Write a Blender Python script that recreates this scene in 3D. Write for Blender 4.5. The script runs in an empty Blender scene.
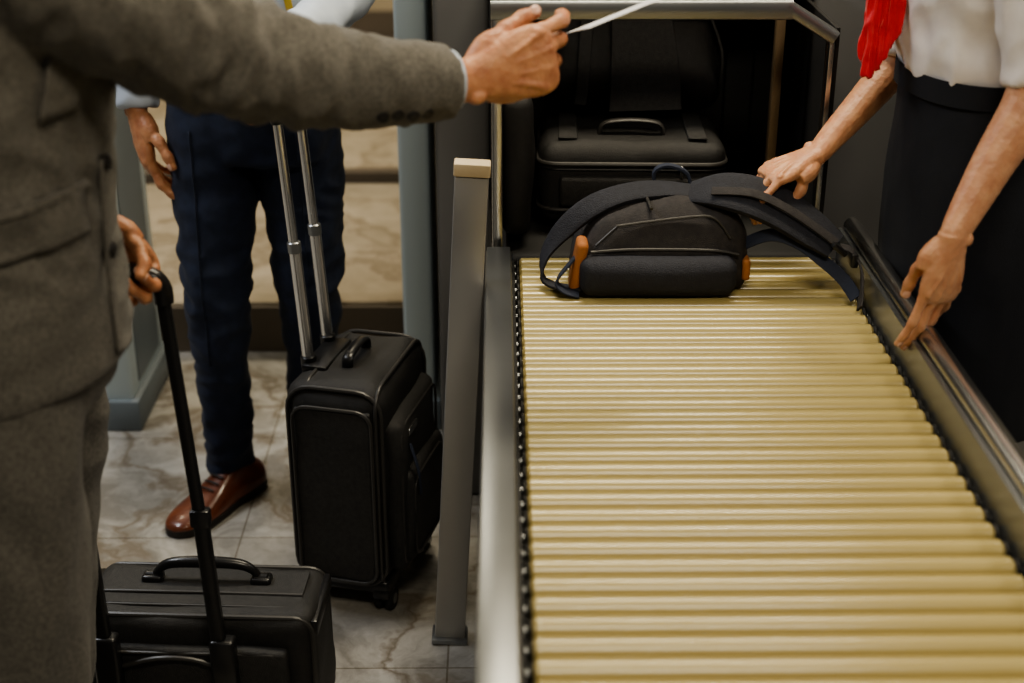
import bpy, math, random
import bmesh
from mathutils import Vector as V, Matrix, noise
from mathutils.bvhtree import BVHTree
random.seed(4)
SC=bpy.context.scene
COL=SC.collection
# ------------------------------------------------------------------ materials
def nd(nt,t,**k):
    n=nt.nodes.new(t)
    for a,b in k.items():
        setattr(n,a,b)
    return n
def mk(name,col,rough=.5,metal=0.,col2=None,ns=12.,bump=0.,bs=300.,stretch=(1,1,1),spec=.5,sheen=0.,sss=0.,rvar=0.,coat=0.,bd=.002,crough=.03):
    m=bpy.data.materials.new(name); m.use_nodes=True
    nt=m.node_tree; L=nt.links; b=nt.nodes['Principled BSDF']
    b.inputs['Roughness'].default_value=rough; b.inputs['Metallic'].default_value=metal
    b.inputs['Specular IOR Level'].default_value=spec
    b.inputs['Sheen Weight'].default_value=sheen
    b.inputs['Coat Weight'].default_value=coat; b.inputs['Coat Roughness'].default_value=crough
    if sss:
        b.inputs['Subsurface Weight'].default_value=sss
        b.inputs['Subsurface Radius'].default_value=(.02,.007,.004)
        b.inputs['Subsurface Scale'].default_value=.6
    tc=nd(nt,'ShaderNodeTexCoord'); mp=nd(nt,'ShaderNodeMapping'); mp.inputs['Scale'].default_value=stretch
    L.new(tc.outputs['Object'],mp.inputs[0])
    n=nd(nt,'ShaderNodeTexNoise'); n.inputs['Scale'].default_value=ns; n.inputs['Detail'].default_value=5
    L.new(mp.outputs[0],n.inputs[0])
    r=nd(nt,'ShaderNodeValToRGB'); r.color_ramp.elements[0].position=.3; r.color_ramp.elements[1].position=.7
    c2=col2 or tuple(c*.82 for c in col)
    r.color_ramp.elements[0].color=(*c2,1); r.color_ramp.elements[1].color=(*col,1)
    L.new(n.outputs[0],r.inputs[0]); L.new(r.outputs[0],b.inputs['Base Color'])
    if rvar:
        mr=nd(nt,'ShaderNodeMapRange'); mr.inputs[3].default_value=rough-rvar; mr.inputs[4].default_value=rough+rvar
        L.new(n.outputs[0],mr.inputs[0]); L.new(mr.outputs[0],b.inputs['Roughness'])
    if bump:
        n2=nd(nt,'ShaderNodeTexNoise'); n2.inputs['Scale'].default_value=bs; n2.inputs['Detail'].default_value=4
        L.new(mp.outputs[0],n2.inputs[0])
        bp=nd(nt,'ShaderNodeBump'); bp.inputs['Strength'].default_value=bump; bp.inputs['Distance'].default_value=bd
        L.new(n2.outputs[0],bp.inputs['Height']); L.new(bp.outputs[0],b.inputs['Normal'])
    return m
M_skinM=mk('skin_man',(.58,.29,.15),.46,ns=45,col2=(.40,.165,.085),bump=.5,bs=220,sss=.15)
M_skinW=mk('skin_woman',(.60,.33,.19),.46,ns=45,col2=(.46,.215,.12),bump=.4,bs=220,sss=.15)
M_nail=mk('nail',(.68,.43,.33),.22,ns=30)
M_grey=mk('suit_grey_wool',(.152,.141,.120),.9,ns=200,col2=(.078,.072,.061),bump=.7,bs=500,sheen=.10)
M_navy=mk('navy_trouser',(.012,.020,.048),.85,ns=60,col2=(.007,.013,.031),bump=.3,bs=700,sheen=.04)
M_shirtB=mk('blue_white_shirt',(.50,.56,.64),.8,ns=30,col2=(.44,.50,.59),bump=.2,bs=600)
M_shirtW=mk('white_blouse',(.82,.79,.78),.8,ns=30,col2=(.74,.70,.69),bump=.2,bs=600)
M_skirt=mk('dark_skirt',(.006,.008,.014),.85,ns=40,bump=.3,bs=600)
M_red=mk('red_scarf',(.74,.012,.022),.5,ns=30,col2=(.5,.006,.014),bump=.2,bs=400,sheen=.3)
M_shoe=mk('brown_leather',(.17,.050,.022),.28,ns=25,col2=(.09,.025,.012),coat=.3)
M_blkshoe=mk('black_leather',(.012,.012,.012),.3,ns=25)
M_sole=mk('shoe_sole',(.02,.015,.012),.6)
M_hair=mk('hair_brown',(.05,.03,.018),.6,ns=80,stretch=(1,1,.1),bump=.6,bs=120)
M_hairW=mk('hair_dark',(.03,.018,.012),.5,ns=80,stretch=(1,1,.1),bump=.6,bs=120)
M_eye=mk('eye_white',(.8,.8,.78),.2); M_iris=mk('iris',(.06,.035,.02),.2); M_lip=mk('lips',(.42,.16,.13),.5)
M_nyl=mk('black_nylon',(.018,.017,.0165),.56,ns=90,col2=(.009,.009,.009),bump=.7,bs=700)
M_nyl2=mk('black_ballistic',(.028,.027,.026),.66,ns=120,col2=(.015,.015,.015),bump=.8,bs=550)
M_plas=mk('black_plastic',(.012,.012,.013),.30,ns=20)
M_rub=mk('rubber',(.010,.010,.010),.7)
M_pipe=mk('piping',(.038,.036,.034),.40)
M_bp=mk('backpack_fabric',(.034,.030,.030),.75,ns=90,col2=(.018,.016,.018),bump=.7,bs=650)
M_bp2=mk('backpack_panel',(.018,.020,.030),.75,ns=120,col2=(.011,.012,.019),bump=.8,bs=450)
M_web=mk('webbing_navy',(.020,.028,.055),.7,ns=200,bump=.5,bs=900)
M_or=mk('tan_orange_fabric',(.40,.15,.045),.7,ns=60,bump=.4,bs=500)
M_steel=mk('brushed_steel',(.60,.60,.59),.26,metal=1,ns=4,col2=(.55,.55,.54),rvar=.04)
M_post=mk('painted_grey_steel',(.44,.43,.41),.42,metal=.5,ns=3,col2=(.40,.39,.37))
M_steelD=mk('dark_steel',(.30,.31,.315),.32,metal=.85,ns=4,col2=(.25,.26,.265),rvar=.04)
M_chrome=mk('chrome_pole',(.80,.80,.80),.20,metal=1,ns=8)
M_roll=mk('roller_cream',(.40,.325,.135),.30,ns=2,col2=(.37,.295,.12),coat=.5,crough=.16)
M_blk=mk('matte_black',(.008,.008,.008),.6)
M_tun=mk('tunnel_dark',(.009,.008,.007),.8)  # shade of the hood and tunnel interior put into the colour
M_hous=mk('scanner_housing',(.20,.20,.20),.5,ns=3,col2=(.185,.185,.185))
M_det=mk('detector_bluegrey',(.50,.58,.61),.45,ns=3,col2=(.47,.55,.58))
M_detD=mk('detector_dark',(.16,.19,.21),.5,ns=4)
M_cap=mk('post_cap_beige',(.66,.54,.36),.6)
M_card=mk('card_paper',(.80,.80,.82),.5)
M_lan=mk('lanyard',(.55,.40,.06),.6)
M_btn=mk('button_dark',(.015,.013,.012),.3)
M_wall=mk('wall_paint_beige',(.40,.33,.22),.85,ns=3,col2=(.35,.29,.195),bump=.1,bs=80)
M_wall2=mk('wall_paint_grey',(.22,.205,.18),.85,ns=3,bump=.1,bs=80)
M_ceil=mk('ceiling_paint',(.40,.38,.34),.9,ns=3)
M_riser=mk('step_riser',(.10,.078,.055),.6,ns=6)
M_strut=mk('hood_strut',(.20,.14,.08),.4,metal=.4)

def marble(name,c1,c2,vein,tile,off=(0,0),mort=(.5,.46,.4)):
    m=bpy.data.materials.new(name); m.use_nodes=True
    nt=m.node_tree; L=nt.links; b=nt.nodes['Principled BSDF']; b.inputs['Roughness'].default_value=.26
    tc=nd(nt,'ShaderNodeTexCoord')
    w=nd(nt,'ShaderNodeTexNoise'); w.inputs['Scale'].default_value=2.2; w.inputs['Detail'].default_value=6
    mx=nd(nt,'ShaderNodeMixRGB'); mx.blend_type='ADD'; mx.inputs[0].default_value=.75
    L.new(tc.outputs['Object'],w.inputs[0]); L.new(tc.outputs['Object'],mx.inputs[1]); L.new(w.outputs['Color'],mx.inputs[2])
    n=nd(nt,'ShaderNodeTexNoise'); n.inputs['Scale'].default_value=4.2; n.inputs['Detail'].default_value=9; n.inputs['Roughness'].default_value=.66
    L.new(mx.outputs[0],n.inputs[0])
    r=nd(nt,'ShaderNodeValToRGB'); e=r.color_ramp.elements; e[0].position=.38; e[0].color=(*c2,1); e[1].position=.62; e[1].color=(*c1,1)
    L.new(n.outputs[0],r.inputs[0])
    v=nd(nt,'ShaderNodeTexNoise'); v.inputs['Scale'].default_value=2.6; v.inputs['Detail'].default_value=7; L.new(mx.outputs[0],v.inputs[0])
    s=nd(nt,'ShaderNodeMath',operation='SUBTRACT'); s.inputs[1].default_value=.5; L.new(v.outputs[0],s.inputs[0])
    a=nd(nt,'ShaderNodeMath',operation='ABSOLUTE'); L.new(s.outputs[0],a.inputs[0])
    mr=nd(nt,'ShaderNodeMapRange'); mr.inputs[1].default_value=0; mr.inputs[2].default_value=.035; mr.inputs[3].default_value=.8; mr.inputs[4].default_value=0
    L.new(a.outputs[0],mr.inputs[0])
    m2=nd(nt,'ShaderNodeMixRGB'); L.new(mr.outputs[0],m2.inputs[0]); L.new(r.outputs[0],m2.inputs[1]); m2.inputs[2].default_value=(*vein,1)
    mp=nd(nt,'ShaderNodeMapping'); mp.inputs['Location'].default_value=(off[0],off[1],0); L.new(tc.outputs['Object'],mp.inputs[0])
    bk=nd(nt,'ShaderNodeTexBrick'); bk.offset=0; bk.inputs['Scale'].default_value=1; bk.inputs['Brick Width'].default_value=tile; bk.inputs['Row Height'].default_value=tile
    bk.inputs['Mortar Size'].default_value=.002; bk.inputs['Color1'].default_value=(1,1,1,1); bk.inputs['Color2'].default_value=(.80,.78,.76,1); bk.inputs['Mortar'].default_value=(*mort,1)
    L.new(mp.outputs[0],bk.inputs[0])
    m3=nd(nt,'ShaderNodeMixRGB'); m3.blend_type='MULTIPLY'; m3.inputs[0].default_value=1
    L.new(m2.outputs[0],m3.inputs[1]); L.new(bk.outputs[0],m3.inputs[2]); L.new(m3.outputs[0],b.inputs['Base Color'])
    return m
M_floor=marble('marble_tiles',(.46,.45,.42),(.21,.20,.18),(.15,.12,.085),.45,(.1,.12))
M_floor2=marble('beige_tiles',(.43,.37,.28),(.31,.265,.19),(.22,.175,.12),.6,(0,0),(.7,.65,.6))

# ------------------------------------------------------------------ geometry helpers
def catmull(P,sub):
    if sub<=1 or len(P)<3: return [tuple(p) for p in P]
    out=[];n=len(P)
    for i in range(n-1):
        p0=P[max(i-1,0)];p1=P[i];p2=P[i+1];p3=P[min(i+2,n-1)]
        for k in range(sub):
            t=k/sub
            out.append(tuple(.5*((2*b)+(-a+c)*t+(2*a-5*b+4*c-d)*t*t+(-a+3*b-3*c+d)*t**3) for a,b,c,d in zip(p0,p1,p2,p3)))
    out.append(tuple(P[-1])); return out
def sg(x,e): return math.copysign(abs(x)**e,x)
def ering(c,u,v,a,b,n=24,p=2.):
    e=2./p
    return [c+u*(a*sg(math.cos(2*math.pi*i/n),e))+v*(b*sg(math.sin(2*math.pi*i/n),e)) for i in range(n)]
def loft(rings,cap=True,loop=False):
    n=len(rings[0]); vs=[]; fs=[]
    for r in rings: vs+=[V(p) for p in r]
    m=len(rings)
    for i in range(m if loop else m-1):
        j=(i+1)%m
        for k in range(n):
            k2=(k+1)%n
            fs.append((i*n+k,i*n+k2,j*n+k2,j*n+k))
    if cap and not loop:
        for i,o in ((0,1),(m-1,0)):
            c=V((0,0,0))
            for p in rings[i]: c+=V(p)
            vs.append(c/n); ci=len(vs)-1
            for k in range(n):
                a,b=i*n+k,i*n+(k+1)%n
                fs.append((ci,b,a) if o else (ci,a,b))
    return vs,fs
def tube(pts,rad,n=16,sub=4,ref=None,p=2.,loop=False,cap=True):
    R=[(r,r) if not isinstance(r,(tuple,list)) else r for r in (rad if isinstance(rad,(list,)) else [rad]*len(pts))]
    refs=None
    if isinstance(ref,list): refs=ref
    A=[tuple(a)+tuple(b)+(tuple(refs[i]) if refs else ()) for i,(a,b) in enumerate(zip(pts,R))]
    if loop:
        A2=[A[-1]]+A+[A[0],A[1]]; C=catmull(A2,sub); C=C[sub:sub*(len(A)+1)]
    else: C=catmull(A,sub)
    P=[V(c[:3]) for c in C]; rings=[];m=len(P); u=None
    for i in range(m):
        if loop: t=P[(i+1)%m]-P[i-1]
        else: t=P[min(i+1,m-1)]-P[max(i-1,0)]
        if t.length<1e-9: t=V((0,0,1))
        t.normalize()
        if refs: rr=V(C[i][5:8])
        elif ref is not None: rr=V(ref)
        else:
            rr=u if u is not None else (V((0,0,1)) if abs(t.z)<.9 else V((1,0,0)))
        u=rr-t*rr.dot(t)
        if u.length<1e-5: u=t.orthogonal()
        u.normalize(); v=t.cross(u)
        rings.append(ering(P[i],u,v,max(C[i][3],1e-5),max(C[i][4],1e-5),n,p))
    return loft(rings,cap,loop)
def ellipsoid(c,ax,rad,nu=20,nv=12):
    c=V(c);rings=[]
    for j in range(1,nv):
        ph=math.pi*j/nv
        rings.append([c+ax[0]*(rad[0]*math.sin(ph)*math.cos(2*math.pi*i/nu))+ax[1]*(rad[1]*math.sin(ph)*math.sin(2*math.pi*i/nu))+ax[2]*(rad[2]*math.cos(ph)) for i in range(nu)])
    return loft(rings)
XYZ=(V((1,0,0)),V((0,1,0)),V((0,0,1)))
def grp(name,loc):
    e=bpy.data.objects.new(name,None); e.location=loc; e.empty_display_size=.1; COL.objects.link(e); return e
def adopt(o,parent):
    if parent is not None:
        o.parent=parent; o.matrix_parent_inverse=Matrix.Translation(-V(parent.location))
class B:
    def __init__(s,name,M=None): s.name=name; s.v=[];s.f=[];s.mi=[];s.mats=[];s.M=M or Matrix.Identity(4)
    def raw(s,g,mat):
        vs,fs=g; o=len(s.v); s.v+=[s.M@V(p) for p in vs]; s.f+=[tuple(i+o for i in f) for f in fs]
        if mat not in s.mats: s.mats.append(mat)
        s.mi+=[s.mats.index(mat)]*len(fs); return s
    def box(s,c,size,mat,bev=.003,seg=2,rot=None,taper=None,fn=None,cuts=0):
        bm=bmesh.new(); bmesh.ops.create_cube(bm,size=1)
        for v in bm.verts:
            k=taper if (taper and v.co.z>0) else (1,1)
            v.co=V((v.co.x*size[0]*k[0],v.co.y*size[1]*k[1],v.co.z*size[2]))
        if bev>0: bmesh.ops.bevel(bm,geom=bm.edges[:],offset=bev,segments=seg,affect='EDGES',profile=.5)
        if cuts: bmesh.ops.subdivide_edges(bm,edges=[e for e in bm.edges if e.calc_length()>.04],cuts=cuts,use_grid_fill=True)
        if fn:
            for v in bm.verts: v.co=fn(v.co)
        bmesh.ops.recalc_face_normals(bm,faces=bm.faces[:])
        R=rot.to_matrix() if hasattr(rot,'to_matrix') else (rot or Matrix.Identity(3))
        bm.verts.index_update()
        vs=[R@v.co+V(c) for v in bm.verts]; fs=[tuple(v.index for v in f.verts) for f in bm.faces]
        bm.free(); return s.raw((vs,fs),mat)
    def cyl(s,p0,p1,r,mat,n=20,e=.002):
        p0=V(p0);p1=V(p1);t=(p1-p0).normalized(); e=min(e,r*.5)
        return s.raw(tube([p0,p0+t*1e-5,p0+t*e,p1-t*e,p1-t*1e-5,p1],[r-e,r-e,r,r,r-e,r-e],n=n,sub=1),mat)
    def tube(s,pts,rad,mat,**k): return s.raw(tube(pts,rad,**k),mat)
    def done(s,parent=None,smooth=True,ang=40):
        me=bpy.data.meshes.new(s.name); me.from_pydata([tuple(v) for v in s.v],[],s.f)
        for m in s.mats: me.materials.append(m)
        for p,i in zip(me.polygons,s.mi): p.material_index=i; p.use_smooth=smooth
        bm=bmesh.new(); bm.from_mesh(me); bmesh.ops.recalc_face_normals(bm,faces=bm.faces[:]); bm.to_mesh(me); bm.free()
        if smooth: me.set_sharp_from_angle(angle=math.radians(ang))
        o=bpy.data.objects.new(s.name,me); COL.objects.link(o); adopt(o,parent); return o
def blob(name,parts,mat,parent,voxel=.009,it=4,disp=None):
    b=B(name)
    for g in parts: b.raw(g,mat)
    o=b.done(None)
    m=o.modifiers.new('r','REMESH'); m.mode='VOXEL'; m.voxel_size=voxel; m.adaptivity=0
    m=o.modifiers.new('s','SMOOTH'); m.factor=.5; m.iterations=it
    dg=bpy.context.evaluated_depsgraph_get(); dg.update()
    me=bpy.data.meshes.new_from_object(o.evaluated_get(dg))
    bpy.data.objects.remove(o)
    if disp:
        ns=[v.normal.copy() for v in me.vertices]
        for v,n in zip(me.vertices,ns):
            v.co=v.co+n*disp(v.co)
    me.materials.clear(); me.materials.append(mat); me.name=name
    for p in me.polygons: p.use_smooth=True; p.material_index=0
    me.update()
    o=bpy.data.objects.new(name,me); COL.objects.link(o); adopt(o,parent); return o
def bvh(o): return BVHTree.FromPolygons([v.co.copy() for v in o.data.vertices],[tuple(p.vertices) for p in o.data.polygons])
def patch(name,tree,org,u,v,ray,w,h,mat,parent,off=.003,th=.003,nu=14,nv=10,shape=None):
    vs=[];org=V(org);u=V(u).normalized();v=V(v).normalized();ray=V(ray).normalized()
    for j in range(nv+1):
        for i in range(nu+1):
            a=(i/nu-.5);c=(j/nv-.5)
            if shape: a,c=shape(a,c)
            q=org+u*(a*w)+v*(c*h)
            hit,n,_,_=tree.ray_cast(q,ray)
            if hit is None: return None
            vs.append(hit-ray*off)
    fs=[(j*(nu+1)+i,j*(nu+1)+i+1,(j+1)*(nu+1)+i+1,(j+1)*(nu+1)+i) for j in range(nv) for i in range(nu)]
    b=B(name); b.raw((vs,fs),mat); o=b.done(parent)
    m=o.modifiers.new('sol','SOLIDIFY'); m.thickness=th; m.offset=0
    return o
def folds(amp,sc,seed=0,f2=.4):
    def f(co):
        q=V((co.x*sc[0]+seed,co.y*sc[1],co.z*sc[2]))
        w=noise.noise(q*.5)*1.2
        q2=q+V((w,w,w))
        r=1-abs(noise.noise(q2))*2.2
        return amp*(r*.6-.2+noise.noise(q*2.3+V((5,1,2)))*f2)
    return f
def nrm(*a): return V(a).normalized()

# ------------------------------------------------------------------ people parts
FB=[(.031,.086,(.043,.026,.021),1.0),(.0105,.092,(.047,.030,.022),1.03),(-.0105,.089,(.043,.028,.021),.98),(-.030,.079,(.034,.021,.018),.86)]
def hand(name,W,ax,ay,az,curl,spread,thumb,skin,parent,s=1.,fore=None,voxel=.0022,fr=.0098,fl=1.):
    """ax=thumb side, ay=towards the fingers, az=back of the hand"""
    W=V(W);ay=V(ay).normalized();ax=V(ax);ax=(ax-ay*ax.dot(ay)).normalized()
    azz=V(az);az=ay.cross(ax)
    if az.dot(azz)<0: az=-az
    T=lambda p:W+(ax*p[0]+ay*p[1]+az*p[2])*s
    parts=[];nails=[]
    pr=[(-.015,0,.0265,.0195),(0,0,.027,.0195),(.025,.001,.033,.019),(.05,.001,.040,.0175),(.075,.001,.0425,.015),(.092,.001,.039,.0115),(.1,.001,.030,.007)]
    rings=[]
    for c in catmull([(y,x,a,b_) for y,x,a,b_ in pr],3):
        rings.append(ering(T((c[1],c[0],0)),ax,az,c[2]*s,c[3]*s,24,2.3))
    parts.append(loft(rings))
    parts.append(tube([T((.012,.0,-.008)),T((.028,.025,-.012)),T((.036,.048,-.013))],[.015*s,.018*s,.0125*s],n=14))
    parts.append(tube([T((-.02,.01,-.006)),T((-.026,.035,-.009)),T((-.028,.06,-.006))],[.012*s,.015*s,.012*s],n=14))
    parts.append(ellipsoid(T((-.019,-.010,.012)),(ax,ay,az),(.009*s,.012*s,.010*s),12,8))
    creases=[]
    def finger(p,dirs,lens,r0,k,start):
        pts=[start];rr=[r0*.95*s];cur=p
        pts.append(T(cur));rr.append(r0*1.06*s)
        for i,(d,l) in enumerate(zip(dirs,lens)):
            mid=tuple(a+b_*l*.5 for a,b_ in zip(cur,d)); end=tuple(a+b_*l for a,b_ in zip(cur,d))
            r1=r0*(.93-.10*i)*s
            pts.append(T(mid));rr.append(r1*.92)
            if i<len(dirs)-1:
                pts.append(T(end));rr.append(r1*1.05); creases.append(T(end))
            else:
                q=tuple(a+b_*(l*.85) for a,b_ in zip(cur,d))
                pts.append(T(q));rr.append(r1*.88)
                pts.append(T(end));rr.append(r1*.5)
                last=(cur,d,l,r1)
            cur=end
        parts.append(tube(pts,rr,n=14,sub=3))
        return last
    for k,(bx,by,ls,k0) in enumerate(FB):
        c=0;dirs=[]
        sp=math.radians(spread[k])
        for j in range(3):
            c+=math.radians(curl[k][j])
            dirs.append((math.sin(sp)*math.cos(c*.7),math.cos(sp)*math.cos(c),-math.sin(c)))
        st=T((bx*.8,by-.03,-.001))
        parts.append(ellipsoid(T((bx,by-.004,.0075)),(ax,ay,az),(.0075*s,.0095*s,.0060*s),12,8))
        parts.append(tube([T((bx*.30,.018,.0140)),T((bx*.65,.05,.0152)),T((bx*.97,by-.006,.0112))],[.0028*s,.0034*s,.0036*s],n=8))
        cur,d,l,r1=finger((bx,by,-.001),dirs,[q*fl for q in ls],fr*k0,k,st)
        dor=V((0,math.sin(c),math.cos(c)))
        q=tuple(a+b_*l*.68+e*r1/s*.80 for a,b_,e in zip(cur,d,dor))
        D=(ax*d[0]+ay*d[1]+az*d[2]).normalized();N=(ax*dor[0]+ay*dor[1]+az*dor[2]).normalized();N=(N-D*N.dot(D)).normalized();S=D.cross(N)
        nails.append(ellipsoid(T(q),(S,D,N),(.0052*s*k0,.0066*s*k0,.0022*s),12,8))
    td=[tuple(V(t).normalized()) for t in thumb]
    cur,d,l,r1=finger((.020,.020,-.010),td,(.042,.033,.026),.0122,9,T((.008,.008,-.006)))
    D=(ax*d[0]+ay*d[1]+az*d[2]).normalized(); N=az+ax*.5; N=(N-D*N.dot(D)).normalized(); S=D.cross(N)
    nails.append(ellipsoid(T(tuple(a+b_*l*.65 for a,b_ in zip(cur,d)))+N*r1*.8,(S,D,N),(.0068*s,.008*s,.0024*s),12,8))
    if fore:
        pts,rr=fore
        parts.append(tube([T((0,.012,0)),T((0,-.012,0))]+[V(p) for p in pts],[(.022*s,.018*s),(.0245*s,.0195*s)]+[r if isinstance(r,tuple) else (r,r*.9) for r in rr],n=20,ref=ax))
    def dsp(co):
        m=min((co-q).length for q in creases)
        a=0.
        if m<.0105*s: a=.00045*s*math.sin((co-W).length*2*math.pi/.0034)
        return a+.0005*noise.noise(co*140)
    o=blob(name,parts,skin,parent,voxel,2,dsp)
    nb=B(name+'_nails')
    for g in nails: nb.raw(g,M_nail)
    nb.done(parent)
    return o
def head(prefix,C,F,skin,hairm,parent,neck,female=False):
    C=V(C);F=V(F).normalized();up=V((0,0,1));up=(up-F*up.dot(F)).normalized();S=F.cross(up)
    T=lambda a,b_,c:C+S*a+F*b_+up*c
    A=(S,F,up);p=[]
    p.append(ellipsoid(T(0,-.012,.025),A,(.074,.092,.088)))
    p.append(ellipsoid(T(0,.02,-.035),A,(.058,.068,.075)))
    p.append(ellipsoid(T(0,.055,-.085),A,(.028,.026,.022)))
    p.append(tube([T(0,.082,.012),T(0,.095,-.010),T(0,.108,-.030),T(0,.092,-.040)],[.008,.010,.014,.010]))
    for s_ in(-1,1):
        p.append(ellipsoid(T(.012*s_,.094,-.034),A,(.009,.010,.008)))
        p.append(ellipsoid(T(.034*s_,.066,.022),A,(.022,.018,.007)))
        p.append(ellipsoid(T(.040*s_,.055,-.028),A,(.020,.022,.020)))
        p.append(ellipsoid(T(.074*s_,-.008,-.010),(S,(F*.95+S*s_*.3).normalized(),up),(.007,.019,.031)))
    nb=V(neck)
    r=.048 if female else .058
    p.append(tube([T(0,-.02,-.03),T(0,-.03,-.10),nb+up*.03,nb-V((0,0,.04))],[r*.9,r*.92,r,r*1.25]))
    blob(prefix+'head_skin',p,skin,parent,.0045,3)
    f=B(prefix+'face_features')
    for s_ in(-1,1):
        f.raw(ellipsoid(T(.032*s_,.066,.004),A,(.013,.012,.0105)),M_eye)
        f.raw(ellipsoid(T(.032*s_,.0765,.004),A,(.0055,.0025,.0055)),M_iris)
        f.tube([T(.014*s_,.090,.026),T(.032*s_,.088,.032),T(.050*s_,.072,.026)],[.003,.004,.002],hairm,n=8)
    f.tube([T(-.024,.079,-.062),T(0,.091,-.060),T(.024,.079,-.062)],[.003,.0055,.003],M_lip,n=8)
    f.tube([T(-.020,.077,-.067),T(0,.089,-.068),T(.020,.077,-.067)],[.003,.006,.003],M_lip,n=8)
    f.done(parent)
    h=[ellipsoid(T(0,-.030,.045),A,(.083,.090,.086)),ellipsoid(T(0,-.055,-.005),A,(.074,.058,.07)),ellipsoid(T(0,.045,.088),A,(.058,.035,.028))]
    if female: h+= [ellipsoid(T(0,-.13,.03),A,(.038,.034,.036)),ellipsoid(T(.062,.02,.03),A,(.018,.035,.035)),ellipsoid(T(-.062,.02,.03),A,(.018,.035,.035))]
    blob(prefix+'hair',h,hairm,parent,.006,2,folds(.005,(60,60,12)))
def shoe(name,ank,toe,mat,parent,L=.285,s=1.):
    ank=V(ank);t=V(toe).normalized();S=V((t.y,-t.x,0));up=V((0,0,1))
    base=V((ank.x,ank.y,0))
    prof=[(-.085,.020,.045,.006),(-.075,.033,.068,0),(-.04,.038,.088,0),(0,.038,.092,0),(.035,.038,.078,0),(.075,.044,.060,0),(.12,.047,.046,0),(.16,.041,.038,0),(.188,.026,.030,0),(.198,.010,.020,0)]
    rings=[]
    for y,w,h,_ in catmull(prof,3):
        rr=[]
        for k in range(20):
            a=2*math.pi*k/20; z=math.sin(a); x=math.cos(a)
            hh=.018+(h-.018)*max(0,z)**.8 if z>0 else .018+ .004*z
            rr.append(base+t*y*s+S*(sg(x,.7)*w*s)+up*hh*s)
        rings.append(rr)
    b=B(name); b.raw(loft(rings),mat)
    out=[]
    for y,w,_,_ in catmull(prof,2): out.append((y,w*1.04))
    poly=[(y,w) for y,w in out]+[(y,-w) for y,w in reversed(out)]
    rings=[[base+t*y*s+S*w*s+up*z for y,w in poly] for z in (0.0005,.017)]
    b.raw(loft(rings),M_sole)
    for k in range(4):
        y=.03+.017*k; h=.083-.0075*k
        b.tube([base+t*y*s+S*.018*s+up*h*s,base+t*(y+.003)*s+up*(h+.004)*s,base+t*y*s-S*.018*s+up*h*s],[.0022]*3,M_sole,n=6,sub=3)
    return b.done(parent)
def body_rings(R,F,n=32,p=2.3,sub=3):
    F=V(F).normalized();S=V((-F.y,F.x,0))
    return loft([ering(V((c[0],c[1],c[2])),F,S,c[3],c[4],n,p) for c in catmull(R,sub)])

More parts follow.
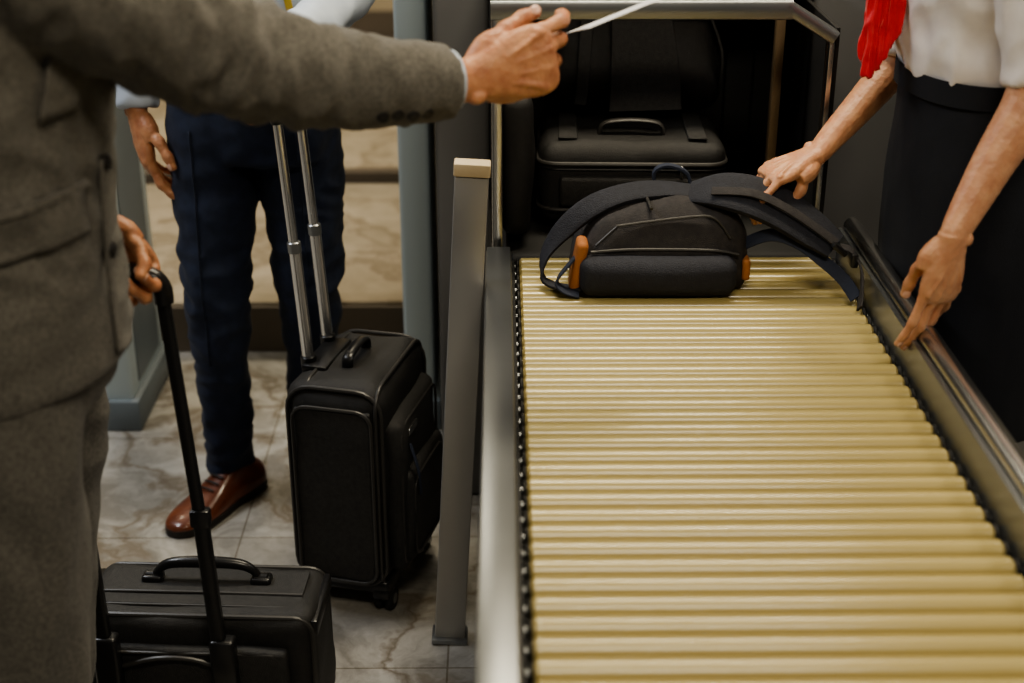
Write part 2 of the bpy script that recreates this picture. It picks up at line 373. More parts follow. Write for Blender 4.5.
# ================================================================== MAN IN GREY SUIT (facing +X)
def grey_man():
    g=grp('businessman_in_grey_suit',(-.62,1.64,0))
    F=nrm(1,-.12,0)
    torso=body_rings([(-.622,1.645,.845,.135,.172),(-.621,1.645,.860,.140,.178),(-.620,1.645,.93,.139,.178),(-.615,1.645,1.0,.135,.172),(-.610,1.645,1.08,.134,.168),(-.610,1.645,1.17,.140,.180),(-.615,1.645,1.26,.145,.200),(-.62,1.645,1.36,.135,.215),(-.62,1.645,1.43,.115,.205),(-.62,1.645,1.485,.085,.15),(-.62,1.645,1.52,.062,.072)],F)
    tr0=BVHTree.FromPolygons(torso[0],torso[1])
    arm=tube([(-.64,1.48,1.45),(-.585,1.49,1.43),(-.46,1.57,1.325),(-.345,1.665,1.238),(-.245,1.735,1.189),(-.15,1.79,1.166),(-.088,1.834,1.153),(-.071,1.846,1.150)],[.06,.082,.080,.073,.064,.058,.052,.051],n=24)
    arm2=tube([(-.66,1.79,1.45),(-.68,1.84,1.42),(-.72,1.90,1.28),(-.73,1.93,1.13),(-.67,1.925,1.02),(-.610,1.905,.965)],[.06,.078,.070,.060,.050,.043],n=24)
    def disp(co):
        if co.x>-.52 and co.z>1.0 and co.y<2.0 and co.x-.3*co.z>-.90:
            k=math.exp(-((co.x+.33)/.12)**2)
            return folds(.018,(22,11,11),3)(co)*(.35+.85*k if co.x<-.12 else .35)
        return folds(.012,(6,6,11),1)(co)
    jk=blob('jacket',[torso,arm,arm2],M_grey,g,.0075,3,disp)
    t=bvh(jk)
    patch('pocket_flap',t,(-.498,1.2,1.080),(1,.0,.12),(-.05,0,1),(-.1,1,-.05),.105,.055,M_grey,g,.005,.006)
    patch('pocket_welt',t,(-.497,1.2,1.109),(1,.0,.12),(-.05,0,1),(-.1,1,-.05),.112,.008,M_grey,g,.008,.005)
    patch('side_seam',t,(-.60,1.2,1.02),(1,0,0),(.02,0,1),(0,1,0),.004,.28,M_grey,g,.001,.003,nu=1,nv=30)
    patch('front_edge',tr0,(0,1.62,.99),(0,1,0),(0,0,1),(-1,0,0),.012,.25,M_grey,g,.008,.005,nv=30)
    for sgn in(-1,1):
        patch('lapel_%s'%('a' if sgn<0 else 'b'),tr0,(0,1.62+.045*sgn,1.31),(0,1,0),(0,-sgn*.28,1),(-1,0,0),.055,.25,M_grey,g,.008,.005,nv=24)
    bt=B('jacket_buttons')
    for z in(1.00,1.11):
        h=tr0.ray_cast(V((0,1.625,z)),V((-1,0,0)))[0]
        if h: bt.cyl(h+V((.014,0,0)),h+V((.002,0,0)),.010,M_btn)
    for k in range(4):
        x=-.108-.018*k; c=V((x,1.822-.012*k,1.157+.003*k)); d=nrm(.25,-.80,-.50)
        h=t.ray_cast(c+d*.3,-d)[0]
        if h: bt.cyl(h+d*.004,h-d*.003,.0085,M_btn)
    bt.done(g)
    pel=body_rings([(-.627,1.645,.80,.118,.155),(-.625,1.645,.90,.122,.160),(-.62,1.645,1.0,.115,.15)],F)
    legR=tube([(-.625,1.565,.93),(-.627,1.56,.80),(-.630,1.555,.60),(-.64,1.55,.45),(-.65,1.55,.25),(-.66,1.55,.08),(-.66,1.55,.035)],[(.10,.095),(.108,.098),(.098,.088),(.088,.080),(.082,.073),(.084,.074),(.084,.074)],n=24,ref=(1,0,0))
    legL=tube([(-.625,1.73,.93),(-.64,1.735,.78),(-.65,1.745,.60),(-.67,1.75,.45),(-.70,1.75,.25),(-.72,1.75,.08),(-.72,1.75,.035)],[(.10,.092),(.105,.092),(.092,.086),(.082,.076),(.076,.070),(.078,.072),(.078,.072)],n=24,ref=(1,0,0))
    tr=blob('trousers',[pel,legR,legL],M_grey,g,.008,3,folds(.014,(10,10,5),7))
    tt=bvh(tr)
    patch('trouser_pocket_seam',tt,(-.610,1.2,.72),(1,0,0),(.22,0,1),(0,1,0),.006,.16,M_grey,g,.004,.006,nu=2,nv=20)
    shoe('shoe_r',(-.665,1.55,0),(1,-.05,0),M_blkshoe,g); shoe('shoe_l',(-.725,1.75,0),(1,.15,0),M_blkshoe,g)
    b=B('shirt_collar'); b.tube([(-.62,1.645,1.50),(-.615,1.645,1.53),(-.61,1.645,1.555)],[.072,.066,.064],M_shirtB); b.done(g)
    head('man_',(-.585,1.66,1.71),(1,.25,-.25),M_skinM,M_hair,g,(-.615,1.645,1.54))
    W=V((-.030,1.866,1.152)); ay=nrm(.90,.40,.17); ax=nrm(-.1,.12,1)
    hand('right_hand',W,ax,ay,(0,-1,.30),[(22,40,18),(44,62,34),(54,68,36),(62,72,38)],[5,1,-1,-3],
        [(.50,.85,-.30),(.22,1,-.42),(.12,1,-.25)],M_skinM,g,1.15,([(-.075,1.84,1.156),(-.115,1.82,1.164)],[.033,.035]))
    b=B('right_shirt_cuff'); b.tube([(-.100,1.827,1.155),(-.066,1.850,1.151)],[.043,.042],M_shirtB,n=24,sub=1); b.done(g)
    hand('left_hand',(-.558,1.888,.942),(.85,0,.5),(.48,-.10,-.86),(.1,1,0),[(55,80,40)]*4,[1,0,0,-1],[(.5,.8,-.5),(.1,.8,-.8),(-.4,.5,-.8)],M_skinM,g,.98,([(-.600,1.900,.965)],[.03]))
    d=nrm(.20,.09,.060); vw=nrm(.07,1,-.14); n_=d.cross(vw).normalized(); vv=n_.cross(d).normalized()
    R=Matrix((d,vv,n_)).transposed()
    b=B('boarding_pass'); c=V((.168,1.975,1.216))
    b.box(c,(.140,.085,.0012),M_card,.0005,1,R); b.done(g)
grey_man()

# ================================================================== MAN IN NAVY TROUSERS (facing camera)
def navy_man():
    g=grp('businessman_in_navy_trousers',(-.50,2.80,0)); F=nrm(-.30,-.95,0)
    D=V((0,.03,0))
    def sh(L): return [tuple(V(p)+D) for p in L]
    tors=body_rings([(-.50,2.80,.97,.105,.165),(-.50,2.80,1.04,.112,.168),(-.50,2.80,1.15,.118,.172),(-.50,2.81,1.28,.125,.190),(-.50,2.81,1.38,.115,.200),(-.50,2.82,1.45,.085,.15),(-.50,2.82,1.49,.058,.066)],F)
    ar=tube(sh([(-.64,2.82,1.43),(-.68,2.82,1.40),(-.725,2.83,1.26),(-.740,2.82,1.12),(-.730,2.78,.98),(-.722,2.75,.875)]),[.055,.066,.058,.050,.046,.043],n=20)
    al=tube(sh([(-.36,2.76,1.43),(-.32,2.76,1.40),(-.275,2.76,1.26),(-.272,2.73,1.13),(-.325,2.62,1.08),(-.372,2.53,1.065)]),[.055,.066,.058,.050,.044,.040],n=20)
    blob('shirt',[tors,ar,al],M_shirtB,g,.008,4,folds(.010,(12,12,8),11))
    pel=body_rings([(-.497,2.79,.78,.105,.158),(-.495,2.795,.88,.115,.172),(-.495,2.795,.96,.112,.166),(-.495,2.80,1.02,.108,.160)],F)
    lr=tube(sh([(-.575,2.76,.92),(-.580,2.755,.78),(-.585,2.735,.62),(-.590,2.715,.47),(-.594,2.73,.28),(-.600,2.745,.10),(-.601,2.745,.06)]),[(.086,.095),(.088,.093),(.077,.084),(.066,.074),(.055,.064),(.049,.060),(.049,.060)],n=24,ref=(1,0,0))
    ll=tube(sh([(-.415,2.77,.92),(-.41,2.775,.78),(-.405,2.765,.62),(-.405,2.755,.47),(-.412,2.79,.28),(-.427,2.82,.10),(-.428,2.82,.06)]),[(.086,.095),(.088,.093),(.077,.084),(.066,.074),(.055,.064),(.049,.060),(.049,.060)],n=24,ref=(1,0,0))
    def dd(co):
        k=1.5 if co.z<.25 or .4<co.z<.6 else 1.
        return folds(.010,(8,8,15),5)(co)*k
    tr=blob('trousers',[pel,lr,ll],M_navy,g,.007,3,dd)
    b=B('belt'); S=V((-F.y,F.x,0))
    b.raw(loft([ering(V((-.50,2.80,z)),F,S,.1165,.1685,40,2.3) for z in(1.0,1.002,1.028,1.03)],cap=False),M_shoe); b.done(g)
    t=bvh(tr)
    for i,x in enumerate((-.605,-.395)):
        patch('crease_%d'%i,t,(x,2.0,.60),(1,0,0),(.0,0,1),(0,1,0),.003,.5,M_navy,g,.002,.004,nu=1,nv=40)
    shoe('shoe_r',(-.594,2.750,0),(-.52,-.86,0),M_shoe,g); shoe('shoe_l',(-.427,2.84,0),(.15,-1,0),M_shoe,g)
    b=B('lanyard'); b.tube(sh([(-.44,2.66,1.44),(-.42,2.652,1.25),(-.395,2.652,1.10),(-.39,2.655,1.06)]),[(.007,.0015)]*4,M_lan,ref=(1,0,0),p=5,n=12); b.box((-.39,2.678,1.03),(.05,.004,.07),M_card,.001,1); b.done(g)
    hand('right_hand',(-.720,2.772,.858),(.35,-.92,-.1),(.14,-.10,-1),(-1,-.35,0),[(14,20,12),(22,26,14),(28,28,15),(32,30,15)],[5,1,-3,-8],[(.75,.7,-.35),(.4,1,-.3),(.15,1,-.25)],M_skinM,g,1.06,([(-.722,2.78,.90)],[.028]))
    hand('left_hand',(-.386,2.490,1.045),(-.25,-.97,0),(-.15,-.15,-1),(1,-.25,0),[(50,80,40)]*4,[1,0,0,-1],[(.5,.8,-.5),(.1,.8,-.8),(-.4,.5,-.8)],M_skinM,g,1.,([(-.372,2.56,1.07)],[.028]))
    head('man_',(-.51,2.77,1.68),(-.2,-1,-.15),M_skinM,M_hair,g,(-.50,2.82,1.52))
navy_man()

# ================================================================== WOMAN OFFICER (facing -X)
def woman():
    g=grp('female_security_officer',(.79,2.2,0)); F=nrm(-1,-.12,0)
    tors=body_rings([(.748,2.2,1.075,.106,.140),(.746,2.2,1.095,.112,.147),(.742,2.2,1.125,.117,.150),(.735,2.2,1.17,.113,.149),(.715,2.2,1.27,.118,.168),(.695,2.2,1.36,.108,.178),(.685,2.2,1.42,.075,.13),(.68,2.2,1.46,.048,.055)],F)
    ar=tube([(.69,2.33,1.40),(.68,2.37,1.37),(.690,2.41,1.24),(.697,2.42,1.12),(.690,2.415,1.060)],[.045,.060,.058,.052,.052],n=20)
    al=tube([(.72,2.06,1.40),(.72,2.02,1.37),(.745,2.0,1.25),(.765,1.995,1.15),(.768,1.99,1.112)],[.045,.060,.058,.053,.054],n=20)
    blob('blouse',[tors,ar,al],M_shirtW,g,.006,3,folds(.011,(12,12,7),21))
    sk=body_rings([(.79,2.2,.50,.125,.165),(.785,2.2,.62,.132,.175),(.778,2.2,.78,.138,.182),(.772,2.2,.90,.134,.180),(.758,2.2,1.0,.118,.158),(.750,2.2,1.075,.110,.145)],F)
    blob('skirt',[sk],M_skirt,g,.008,3,folds(.005,(8,8,5),31))
    b=B('waistband');S=V((-F.y,F.x,0))
    b.raw(loft([ering(V((.749,2.2,z)),F,S,.1175,.1525,40,2.3) for z in(1.055,1.057,1.090,1.092)],cap=False),M_skirt); b.done(g)
    for i,y in enumerate((2.12,2.28)):
        blob('leg_%d'%i,[tube([(.79,y,.60),(.785,y,.46),(.80,y,.30),(.795,y,.15),(.79,y,.06)],[.062,.052,.050,.034,.032],n=18),],M_skinW,g,.006,2)
        shoe('shoe_%d'%i,(.79,y,0),(-1,-.1,0),M_blkshoe,g,s=.82)
    parts=[tube([(.68,2.14,1.47),(.62,2.16,1.45),(.60,2.2,1.42),(.62,2.24,1.45),(.68,2.26,1.47),(.73,2.2,1.49)],[.016]*6,n=12,loop=True)]
    parts.append(tube([(.600,2.2,1.42),(.588,2.20,1.36),(.587,2.20,1.27),(.588,2.19,1.18),(.576,2.185,1.115),(.566,2.18,1.075)],[(.016,.012),(.018,.008),(.024,.007),(.031,.007),(.024,.006),(.006,.004)],n=18,ref=(1,-.5,0)))
    parts.append(tube([(.600,2.2,1.42),(.606,2.225,1.34),(.612,2.23,1.24),(.604,2.225,1.15),(.600,2.22,1.10)],[(.014,.012),(.016,.008),(.022,.007),(.022,.006),(.008,.004)],n=18,ref=(1,.4,0)))
    parts.append(ellipsoid((.598,2.2,1.425),XYZ,(.022,.026,.022)))
    blob('scarf',parts,M_red,g,.0035,2,folds(.012,(60,60,7),2))
    hand('right_hand',(.520,2.300,.912),(-.25,-1,-.25),(-.92,-.30,-.32),(-.2,-.15,1),[(22,36,20),(30,42,24),(34,46,25),(38,46,25)],[8,2,-5,-12],[(.45,.8,-.7),(.1,1,-.6),(-.1,1,-.4)],M_skinW,g,.88,
        ([(.565,2.33,.945),(.625,2.375,.995),(.675,2.41,1.045),(.690,2.418,1.10)],[.025,.031,.036,.038]),voxel=.0018,fr=.0088,fl=1.05)
    hand('left_hand',(.643,1.905,.903),(-.88,-.46,-.05),(-.13,-.06,-1),(-.40,-1,.1),[(6,12,8),(11,14,9),(15,17,10),(20,20,10)],[6,1,-4,-10],[(.12,.88,-.6),(-.12,1,-.45),(-.1,1,-.3)],M_skinW,g,.90,
        ([(.664,1.925,.942),(.706,1.955,1.01),(.750,1.98,1.08),(.766,1.99,1.14)],[.026,.033,.039,.040]),voxel=.0018,fr=.0088,fl=1.12)
    head('woman_',(.62,2.19,1.62),(-1,-.1,-.45),M_skinW,M_hairW,g,(.68,2.2,1.47),True)
woman()

# ================================================================== CONVEYOR
XL,XR=.033,.594
cv=grp('roller_conveyor',(.3,1.5,0))
b=B('rollers'); y=.60; r=.0168; k=0
while y<2.39:
    b.raw(tube([(XL,y,.70-r),(XL+1e-4,y,.70-r),(XL+.004,y,.70-r),(XR-.004,y,.70-r),(XR-1e-4,y,.70-r),(XR,y,.70-r)],[r-.004,r-.004,r,r,r-.004,r-.004],n=32,sub=1),M_roll)
    b.cyl((XL-.012,y,.70-r),(XL,y,.70-r),.006,M_steelD,10); b.cyl((XR,y,.70-r),(XR+.012,y,.70-r),.006,M_steelD,10)
    b.cyl((XL-.006,y,.70-r),(XL-.0005,y,.70-r),.0145,M_blk,16); b.cyl((XR+.0005,y,.70-r),(XR+.007,y,.70-r),.0145,M_blk,16)
    y+=.038
b.done(cv)
b=B('side_frame_left')
b.box((-.004,1.49,.655),(.046,1.82,.115),M_steelD,.004); b.box((-.004,1.49,.7155),(.042,1.818,.006),M_steelD,.002)
b.box((.0215,1.49,.66),(.006,1.80,.07),M_blk,.001,1)
b.done(cv)
b=B('side_frame_right')
b.box((.6065,1.49,.69),(.007,1.82,.125),M_steelD,.001,1)
b.box((.627,1.49,.69),(.032,1.82,.12),M_steelD,.003)
b.cyl((.627,.58,.757),(.627,2.40,.757),.0155,M_steel,20)
b.box((.6025,1.49,.66),(.004,1.80,.05),M_blk,.001,1)
b.done(cv)
b=B('under_frame')
b.box((.3,1.49,.64),(.56,1.78,.02),M_blk,.002)  # black sheet under the rollers, shade of the gaps put into its colour
for yy in(.75,1.6,2.30):
    for xx in(.002,.617):
        b.box((xx,yy,.31),(.036,.05,.60),M_steelD,.004); b.cyl((xx,yy,.0),(xx,yy,.015),.035,M_rub)
    b.box((.30,yy,.25),(.60,.03,.03),M_steelD,.003)
b.done(cv)

# leaning steel post with beige cap beside the belt
b=B('barrier_post')
b.box((0,0,0),(.056,.03,.90),M_post,.004)
b.box((0,0,.462),(.060,.036,.022),M_cap,.003)
b.box((0,0,-.452),(.066,.05,.01),M_steelD,.002)
o=b.done(); o.location=(-.0725,2.222,.4575); o.rotation_euler=(0,math.radians(3.3),0)

# ================================================================== X-RAY SCANNER
sc=grp('xray_baggage_scanner',(.3,3.2,0))
b=B('hood_frame')
fy=2.435
def bar(p0,p1,w,mat):
    b.raw(tube([p0,p1],[(w[0]/2,w[1]/2)]*2,n=16,sub=1,p=7,ref=(0,1,0)),mat)
bar((-.006,fy,.70),(-.006,fy,1.13),(.03,.020),M_steel)
bar((.567,fy,.70),(.567,fy,1.09),(.03,.010),M_steel)
bar((-.016,fy,1.134),(.495,fy,1.134),(.04,.034),M_steelD)
bar((.485,fy,1.139),(.572,fy,1.086),(.04,.024),M_steelD)
b.done(sc)
b=B('hood_panels')
b.box((-.014,2.60,.93),(.008,.32,.44),M_tun,.001,1); b.box((.580,2.60,.90),(.008,.32,.40),M_tun,.001,1)
b.box((.285,2.69,1.152),(.56,.13,.006),M_tun,.001,1)
b.done(sc)
b=B('scanner_body')
b.box((-.075,3.45,.85),(.11,1.4,1.7),M_hous,.012,3)
b.box((.93,3.45,.85),(.66,1.4,1.7),M_hous,.012,3)
b.box((.29,3.45,1.455),(.64,1.4,.49),M_tun,.01,3)
b.box((.29,3.45,.345),(.64,1.39,.65),M_hous,.01,3)
b.box((.29,4.1,.95),(.62,.02,.55),M_tun,.001,1)
b.box((-.019,3.4,.95),(.008,1.3,.52),M_tun,.001,1); b.box((.597,3.4,.95),(.008,1.3,.52),M_tun,.001,1)
b.box((.515,2.62,.97),(.018,.02,.42),M_strut,.003)
b.done(sc)
b=B('belt'); b.box((.29,3.22,.685),(.56,1.60,.026),M_rub,.008,3); b.cyl((.02,2.425,.682),(.57,2.425,.682),.015,M_rub); b.done(sc)
b=B('lead_curtain')
for i in range(10):
    x=.03+i*.058
    b.tube([(x,2.90,1.22),(x,2.90+.004*(i%3),1.05),(x,2.905+.01*(i%2),.90 if 2<i<7 else .74)],[(.028,.0015)]*3,M_rub,ref=(1,0,0),p=6,n=12)
b.done(sc)

# ================================================================== BAGS ON BELT
def rrect(a,b_,r,n=5):
    out=[]
    for cx,cy,a0 in((a-r,b_-r,0),(-a+r,b_-r,90),(-a+r,-b_+r,180),(a-r,-b_+r,270)):
        for k in range(n+1):
            t=math.radians(a0+90*k/n); out.append((cx+r*math.cos(t),cy+r*math.sin(t)))
    return out
def pipe(b,P,f,rad,mat): b.tube([f(p) for p in P],[rad]*len(P),mat,n=8,sub=1,loop=True)
def soft(am,fr,seed=0):
    def f(co):
        q=co*fr+V((seed,seed*.3,0))
        return co+V((noise.noise(q),noise.noise(q+V((7,0,0))),noise.noise(q+V((0,9,0)))))*am
    return f
b=B('black_suitcase',Matrix.Translation((.248,2.650,.70))@Matrix.Rotation(math.radians(-2),4,'Z'))
b.box((0,0,.088),(.345,.25,.165),M_nyl,.032,5,fn=soft(.006,14),cuts=5)
P=rrect(.174,.127,.035)
pipe(b,P,lambda p:(p[0],p[1],.132),.0045,M_pipe); pipe(b,P,lambda p:(p[0],p[1],.044),.0045,M_pipe)
pipe(b,P,lambda p:(p[0],p[1],.122),.0025,M_plas)
b.box((0,-.126,.080),(.27,.020,.060),M_nyl2,.009,3)
b.tube([(-.06,-.05,.170),(-.05,-.05,.190),(0,-.05,.196),(.05,-.05,.190),(.06,-.05,.170)],[(.010,.004)]*5,M_pipe,ref=(0,1,0),n=12)
for x in(-.12,.12): b.box((x,0,.174),(.035,.20,.004),M_nyl2,.0015,1)
b.box((.09,-.135,.120),(.006,.005,.024),M_steel,.001,1)
b.done()
b=B('black_duffel_bag',Matrix.Translation((.258,2.690,.884))@Matrix.Rotation(math.radians(-4),4,'X'))
def sl(co):
    co=soft(.012,11,3)(co); return V((co.x*(1-.12*(co.z+.12)/.12),co.y+.006*math.sin(co.z*30),co.z+.008*math.cos(co.x*20)))
b.box((0,.08,.130),(.36,.15,.25),M_nyl,.05,5,fn=sl,cuts=5)
b.tube([(-.105,-.008,.02),(-.10,-.012,.07),(-.095,-.010,.16),(-.085,.02,.245),(-.06,.08,.272),(0,.12,.27)],[(.012,.003)]*6,M_nyl2,ref=(1,0,0),p=5,n=12)
b.tube([(.02,-.020,.010),(.018,-.018,.07),(.012,-.015,.15),(.0,.010,.240),(0,.09,.268)],[(.070,.004),(.066,.004),(.060,.004),(.050,.004),(.05,.004)],M_nyl2,ref=(1,0,0),p=6,n=20)
b.tube([(.165,.03,.04),(.165,.01,.12),(.13,.03,.21)],[(.010,.003)]*3,M_nyl2,ref=(0,1,0),p=5,n=12)
b.tube([(-.14,-.0,.19),(0,-.022,.195),(.14,.0,.19)],[.003]*3,M_pipe,n=8)
b.done()
b=B('black_tote_bag',Matrix.Translation((.030,2.54,.70)))
b.box((0,.0,.15),(.058,.20,.27),M_nyl,.026,4,fn=soft(.008,12,5),cuts=4)
b.tube([(.0,-.06,.27),(.0,-.04,.34),(.0,0,.36),(.0,.04,.34),(.0,.06,.27)],[(.011,.003)]*5,M_web,ref=(1,0,0),p=5,n=12)
b.done()
# backpack
bp=grp('backpack',(.26,2.28,.70))
BM=Matrix.Translation((.270,2.298,.70))
b=B('body',BM)
prof=[(-.150,.030,.030,.045),(-.143,.062,.066,.055),(-.125,.085,.098,.062),(-.090,.098,.128,.068),(-.03,.102,.144,.072),(.04,.102,.150,.072),(.095,.100,.146,.070),(.128,.090,.126,.066),(.142,.068,.100,.060),(.148,.035,.06,.05)]
rings=[]
for x,hy,h,_ in catmull(prof,4):
    rr=[]
    for i in range(40):
        a=2*math.pi*i/40; cy=sg(math.cos(a),.50); cz=sg(math.sin(a),.55)
        zz=h/2+cz*h/2
        tp=1-.36*max(0,zz/.16)
        rr.append(V((x+.005*noise.noise(V((zz*30,cy*2,1))),cy*hy*tp+.010*zz/.16,zz+.007*noise.noise(V((x*20,cy*3,cz*3))))))
    rings.append(rr)
b.raw(loft(rings),M_bp)
def bulge(co): return V((co.x,co.y-.014*math.cos(co.x/.12*1.3)*(1-abs(co.z)/.05),co.z+.003*noise.noise(co*30)))
b.box((-.008,-.085,.036),(.262,.050,.066),M_bp2,.020,5,fn=bulge,cuts=3)
def onfront(x,z): 
    hy=.100; tp=1-.36*(z/.16); return (x,-hy*tp+.010*z/.16-.002,z)
b.tube([onfront(-.120,.074),onfront(-.06,.078),onfront(.02,.078),onfront(.09,.076),onfront(.126,.070)],[.003]*5,M_pipe,n=8)
b.tube([onfront(-.112,.085),onfront(-.078,.114),onfront(-.07,.117),onfront(.04,.130),onfront(.085,.128),onfront(.112,.096)],[.0022]*6,M_pipe,n=8)
b.tube([(-.02,-.058,.142),(-.025,-.02,.150),(-.03,.03,.150)],[.003]*3,M_pipe,n=8)
b.done(bp)
b=B('tan_side_panels',BM)
b.box((-.140,-.062,.048),(.020,.052,.088),M_or,.009,4,rot=Matrix.Rotation(math.radians(10),3,'Y'))
b.box((.141,-.062,.040),(.014,.036,.038),M_or,.006,4)
b.done(bp)
b=B('shoulder_straps')
b.tube([(.345,2.30,.850),(.27,2.30,.856),(.205,2.285,.852),(.150,2.275,.832),(.106,2.268,.797),(.076,2.262,.755),(.072,2.245,.718),(.102,2.225,.709),(.137,2.215,.712)],[(.020,.006),(.022,.006),(.021,.007),(.021,.007),(.018,.005),(.014,.003),(.011,.003),(.011,.003),(.011,.003)],M_bp2,ref=[(.1,1,.15),(.1,.9,.3),(.1,.8,.45),(-.2,.7,.6),(-.6,.6,.5),(-.4,1,.2),(.1,1,.1),(.1,1,.1),(.1,1,.1)],p=5,n=14)
b.tube([(.140,2.23,.78),(.112,2.22,.750),(.094,2.21,.726),(.107,2.20,.712),(.130,2.20,.705)],[(.009,.002)]*5,M_web,ref=(.2,1,.2),p=5,n=12)
RF=(.35,.75,.62)
b.tube([(.320,2.285,.856),(.365,2.265,.866),(.418,2.250,.860),(.467,2.240,.840),(.515,2.225,.812),(.553,2.21,.786)],[(.022,.006),(.034,.008),(.039,.009),(.039,.009),(.036,.008),(.027,.006)],M_bp2,ref=RF,p=4,n=18)
b.tube([(.350,2.253,.869),(.413,2.236,.871),(.464,2.225,.852),(.512,2.211,.824),(.552,2.198,.797)],[(.008,.0018)]*5,M_bp,ref=RF,p=5,n=12)
b.tube([(.41,2.255,.775),(.45,2.235,.798),(.493,2.22,.790),(.535,2.205,.762),(.568,2.19,.735),(.585,2.165,.712)],[(.011,.002)]*6,M_web,ref=(.1,.6,1),p=5,n=12)
b.tube([(.550,2.21,.787),(.577,2.195,.785),(.591,2.175,.760),(.589,2.15,.728),(.583,2.13,.708)],[(.011,.002)]*5,M_bp,ref=(.1,1,.1),p=5,n=12)
b.box((.556,2.204,.788),(.030,.040,.010),M_plas,.003,2,rot=Matrix.Rotation(math.radians(38),3,'Y'))
b.box((.580,2.190,.772),(.012,.030,.024),M_plas,.003,2)
b.tube([(.27,2.33,.840),(.262,2.335,.875),(.285,2.335,.888),(.318,2.33,.876),(.325,2.325,.845)],[(.008,.003)]*5,M_web,ref=(0,1,0),p=5,n=12)
b.done(bp)

# ================================================================== TROLLEY CASE (upright)
ang=math.atan2(.97,.25)
Mt=Matrix.Translation((-.272,2.440,0))@Matrix.Rotation(ang,4,'Z')
tg=grp('black_trolley_suitcase',(-.272,2.440,0))
b=B('case_body',Mt)
b.box((0,0,.272),(.285,.195,.425),M_nyl,.046,6,fn=soft(.009,11,2),cuts=5)
b.box((0,-.100,.250),(.235,.042,.33),M_nyl2,.020,4,fn=soft(.010,13,4),cuts=4); b.box((0,-.120,.20),(.20,.034,.20),M_nyl2,.016,4,fn=soft(.010,13,6),cuts=3)
b.box((-.141,0,.262),(.012,.150,.36),M_nyl2,.005,3,fn=soft(.005,14,9),cuts=4)
P=rrect(.076,.182,.03); pipe(b,P,lambda p:(-.148,p[0],p[1]+.262),.0035,M_pipe)
P=rrect(.090,.204,.046)
pipe(b,P,lambda p:(-.132,p[0],p[1]+.272),.0045,M_pipe); pipe(b,P,lambda p:(.132,p[0],p[1]+.272),.0042,M_pipe)
P=rrect(.140,.209,.046)
for yy in(-.082,.055): pipe(b,P,lambda p:(p[0],yy,p[1]+.272),.0038,M_pipe)
P=rrect(.108,.150,.03); pipe(b,P,lambda p:(p[0],-.119,p[1]+.25),.0028,M_pipe)
P=rrect(.090,.085,.03); pipe(b,P,lambda p:(p[0],-.137,p[1]+.20),.0025,M_pipe)
b.box((-.05,-.123,.375),(.05,.004,.014),M_steel,.001,1)
b.tube([(-.05,0,.482),(-.045,0,.502),(0,0,.508),(.045,0,.502),(.05,0,.482)],[(.011,.005)]*5,M_plas,ref=(0,1,0),n=12)
b.tube([(-.07,-.124,.35),(-.08,-.142,.30),(-.075,-.144,.25)],[(.006,.002)]*3,M_web,ref=(1,0,0),n=8)
b.box((0,.060,.480),(.14,.05,.016),M_plas,.005,2)
b.box((0,0,.062),(.265,.185,.03),M_plas,.010,3)
b.done(tg)
b=B('wheels',Mt)
for x in(-.112,.112):
    for yy in(-.075,.075):
        b.box((x,yy,.048),(.045,.034,.022),M_plas,.006,2)
        b.box((x+.008,yy,.036),(.024,.030,.034),M_plas,.006,2)
        for d in(-.011,.011): b.cyl((x+.012,yy+d-.007,.0235),(x+.012,yy+d+.007,.0235),.0235,M_rub,22,.004); b.cyl((x+.012,yy+d-.008,.0235),(x+.012,yy+d+.008,.0235),.012,M_steelD,14)
b.done(tg)
b=B('telescopic_handle',Mt)
for x in(-.045,.055):
    b.cyl((x,.078,.47),(x,.093,.72),.0110,M_chrome,16); b.cyl((x,.0925,.70),(x,.110,.955),.0090,M_chrome,16)
    b.cyl((x,.077,.465),(x,.079,.498),.015,M_plas,16); b.cyl((x,.0920,.700),(x,.0935,.722),.0125,M_steelD,16)
b.tube([(-.045,.108,.94),(-.045,.110,.965),(-.030,.111,.982),(.040,.111,.982),(.055,.110,.965),(.055,.108,.94)],[(.012,.015)]*6,M_plas,ref=(0,1,0),n=14)
b.done(tg)

# ================================================================== ROLLING BRIEFCASE (lower left)
bg=grp('black_rolling_briefcase',(-.486,1.965,0)); Mb=Matrix.Translation((-.486,1.965,0))@Matrix.Rotation(math.radians(-3),4,'Z')
b=B('case_body',Mb)
b.box((0,0,.155),(.385,.17,.26),M_nyl,.028,5,fn=soft(.010,10,8),cuts=5)
for yy in(-.072,.072):
    P=rrect(.188,.126,.03); pipe(b,P,lambda p:(p[0],yy,p[1]+.155),.0045,M_pipe)
b.box((0,.0,.2865),(.33,.10,.005),M_nyl2,.001,1)
b.tube([(-.165,-.02,.290),(-.05,-.021,.2915),(.05,-.019,.290),(.165,-.02,.290)],[.003]*4,M_pipe,n=8)
b.tube([(-.165,-.05,.286),(.165,-.05,.286)],[.0025]*2,M_pipe,sub=1,n=8)
b.box((0,-.088,.14),(.30,.022,.19),M_nyl2,.009,3,fn=soft(.008,13,3),cuts=4)
P=rrect(.14,.088,.02); pipe(b,P,lambda p:(p[0],-.099,p[1]+.14),.003,M_pipe)
b.tube([(-.088,.02,.290),(-.078,.02,.308),(-.055,.02,.320),(0,.02,.323),(.055,.02,.320),(.078,.02,.308),(.088,.02,.290)],[.006,.007,.009,.010,.009,.007,.006],M_plas,n=14)
for x in(-.09,.09): b.box((x,.02,.292),(.034,.026,.014),M_plas,.005,3); b.cyl((x-.012,.02,.294),(x+.012,.02,.294),.009,M_plas,14)
for x in(-.190,.190):
    b.box((x,0,.26),(.012,.14,.03),M_plas,.004,2); b.box((x,-.05,.04),(.02,.05,.05),M_plas,.006,2)
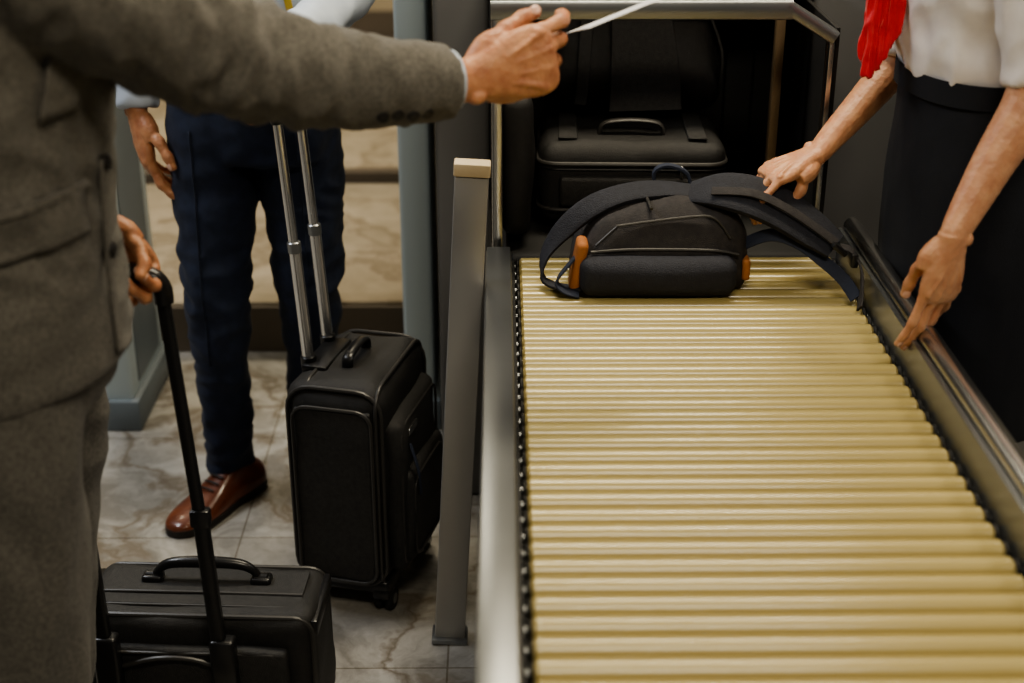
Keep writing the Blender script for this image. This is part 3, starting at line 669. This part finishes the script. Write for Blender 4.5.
b.box((0,0,.035),(.36,.165,.02),M_plas,.006,2)
b.tube([(-.12,-.101,.20),(-.06,-.106,.222),(0,-.106,.222),(.05,-.101,.20)],[.004]*4,M_pipe,n=8)
b.done(bg)
b=B('wheels',Mb)
for x in(-.16,.16):
    b.cyl((x-.012,-.075,.025),(x+.012,-.075,.025),.025,M_rub,22,.004); b.box((x,.07,.013),(.03,.02,.026),M_rub,.004,2)
b.done(bg)
b=B('telescopic_handle',Mb)
for x,xt in((-.135,-.150),(.052,.015)):
    b.box((x,-.107,.215),(.040,.028,.10),M_plas,.006,3)
    b.tube([(x,-.107,.10),(x+(xt-x)*.4,-.107,.48)],[(.012,.008)]*2,M_plas,n=14,sub=1,p=4,ref=(1,0,0))
    b.tube([(x+(xt-x)*.38,-.107,.46),(xt,-.107,.855)],[(.0095,.006)]*2,M_plas,n=14,sub=1,p=4,ref=(1,0,0))
    b.box((x+(xt-x)*.4,-.107,.485),(.030,.020,.03),M_plas,.004,2)
b.tube([(-.155,-.107,.835),(-.153,-.107,.860),(-.135,-.107,.876),(-.07,-.107,.880),(-.005,-.107,.876),(.015,-.107,.860),(.017,-.107,.835)],[(.014,.014)]*7,M_plas,n=16,ref=(0,1,0))
b.done(bg)

# ================================================================== WALK-THROUGH METAL DETECTOR
dg_=grp('walk_through_metal_detector',(-.56,3.25,0))
b=B('panels')
for x in(-.92,-.195):
    b.box((x,3.25,1.05),(.070,.34,2.10),M_det,.010,3)
    b.box((x,3.25,.04),(.10,.37,.08),M_detD,.006,2)
    b.box((x+.036,3.25,1.05),(.004,.22,1.9),M_detD,.001,1)
b.box((-.557,3.25,2.2),(.79,.34,.22),M_det,.012,3)
b.done(dg_)
b=B('display'); b.box((-.555,3.076,2.2),(.30,.01,.10),M_detD,.003); b.done(dg_)

# ================================================================== ROOM
def slab(name,c,size,mat):
    b=B(name); b.box(c,size,mat,0); return b.done(None,False)
slab('floor',(-.5,2,-.05),(8,9.8,.1),M_floor)
b=B('step_platform'); b.box((-1.7,5.17,.0675),(3.0,3.25,.145),M_floor2,.004,1); b.box((-1.7,3.535,.066),(3.0,.012,.13),M_riser,.001,1); b.box((-1.7,4.62,.16),(3.0,.06,.035),M_riser,.003,1); b.done(None)
slab('wall_back',(-.5,6.9,1.5),(8,.1,3.2),M_wall); slab('wall_left',(-4.5,2,1.5),(.1,9.8,3.2),M_wall2); slab('wall_right',(3.5,2,1.5),(.1,9.8,3.2),M_wall2)
slab('ceiling',(-.5,2,3.1),(8,9.8,.1),M_ceil)
slab('baseboard_back',(-.5,6.84,.22),(8,.02,.12),M_riser)

# ================================================================== LIGHTS, WORLD, CAMERA
def area(name,loc,size,pw,col,rot=(0,0,0)):
    l=bpy.data.lights.new(name,'AREA'); l.shape='RECTANGLE'; l.size=size[0]; l.size_y=size[1]; l.energy=pw; l.color=col
    o=bpy.data.objects.new(name,l); o.location=loc; o.rotation_euler=rot; COL.objects.link(o)
area('ceiling_light_belt',(.4,2.75,3.0),(1.3,.4),62,(1,.88,.66))
area('ceiling_light_front',(.3,.1,3.0),(1.4,.4),44,(1,.89,.70),(math.radians(18),0,0))
area('ceiling_light_hall',(-1.2,4.9,3.0),(1.8,.8),78,(1,.88,.66))
area('ceiling_light_left',(-2.2,2.6,3.0),(.5,1.3),58,(.92,.95,1))
area('ceiling_light_right',(2.3,1.6,3.0),(.5,1.0),26,(1,.92,.80))
w=bpy.data.worlds.new('world'); SC.world=w; w.use_nodes=True
w.node_tree.nodes['Background'].inputs[0].default_value=(.9,.88,.82,1); w.node_tree.nodes['Background'].inputs[1].default_value=.14
cam=bpy.data.cameras.new('cam'); cam.lens=50; cam.sensor_width=36; cam.clip_start=.05
co=bpy.data.objects.new('camera',cam); co.location=(0,0,1.6); co.rotation_euler=(math.radians(66.0),0,math.radians(-.48)); COL.objects.link(co)
cam.dof.use_dof=True; cam.dof.focus_distance=2.42; cam.dof.aperture_fstop=2.4
SC.camera=co
SC.view_settings.view_transform='AgX'
SC.view_settings.look='AgX - Medium High Contrast'
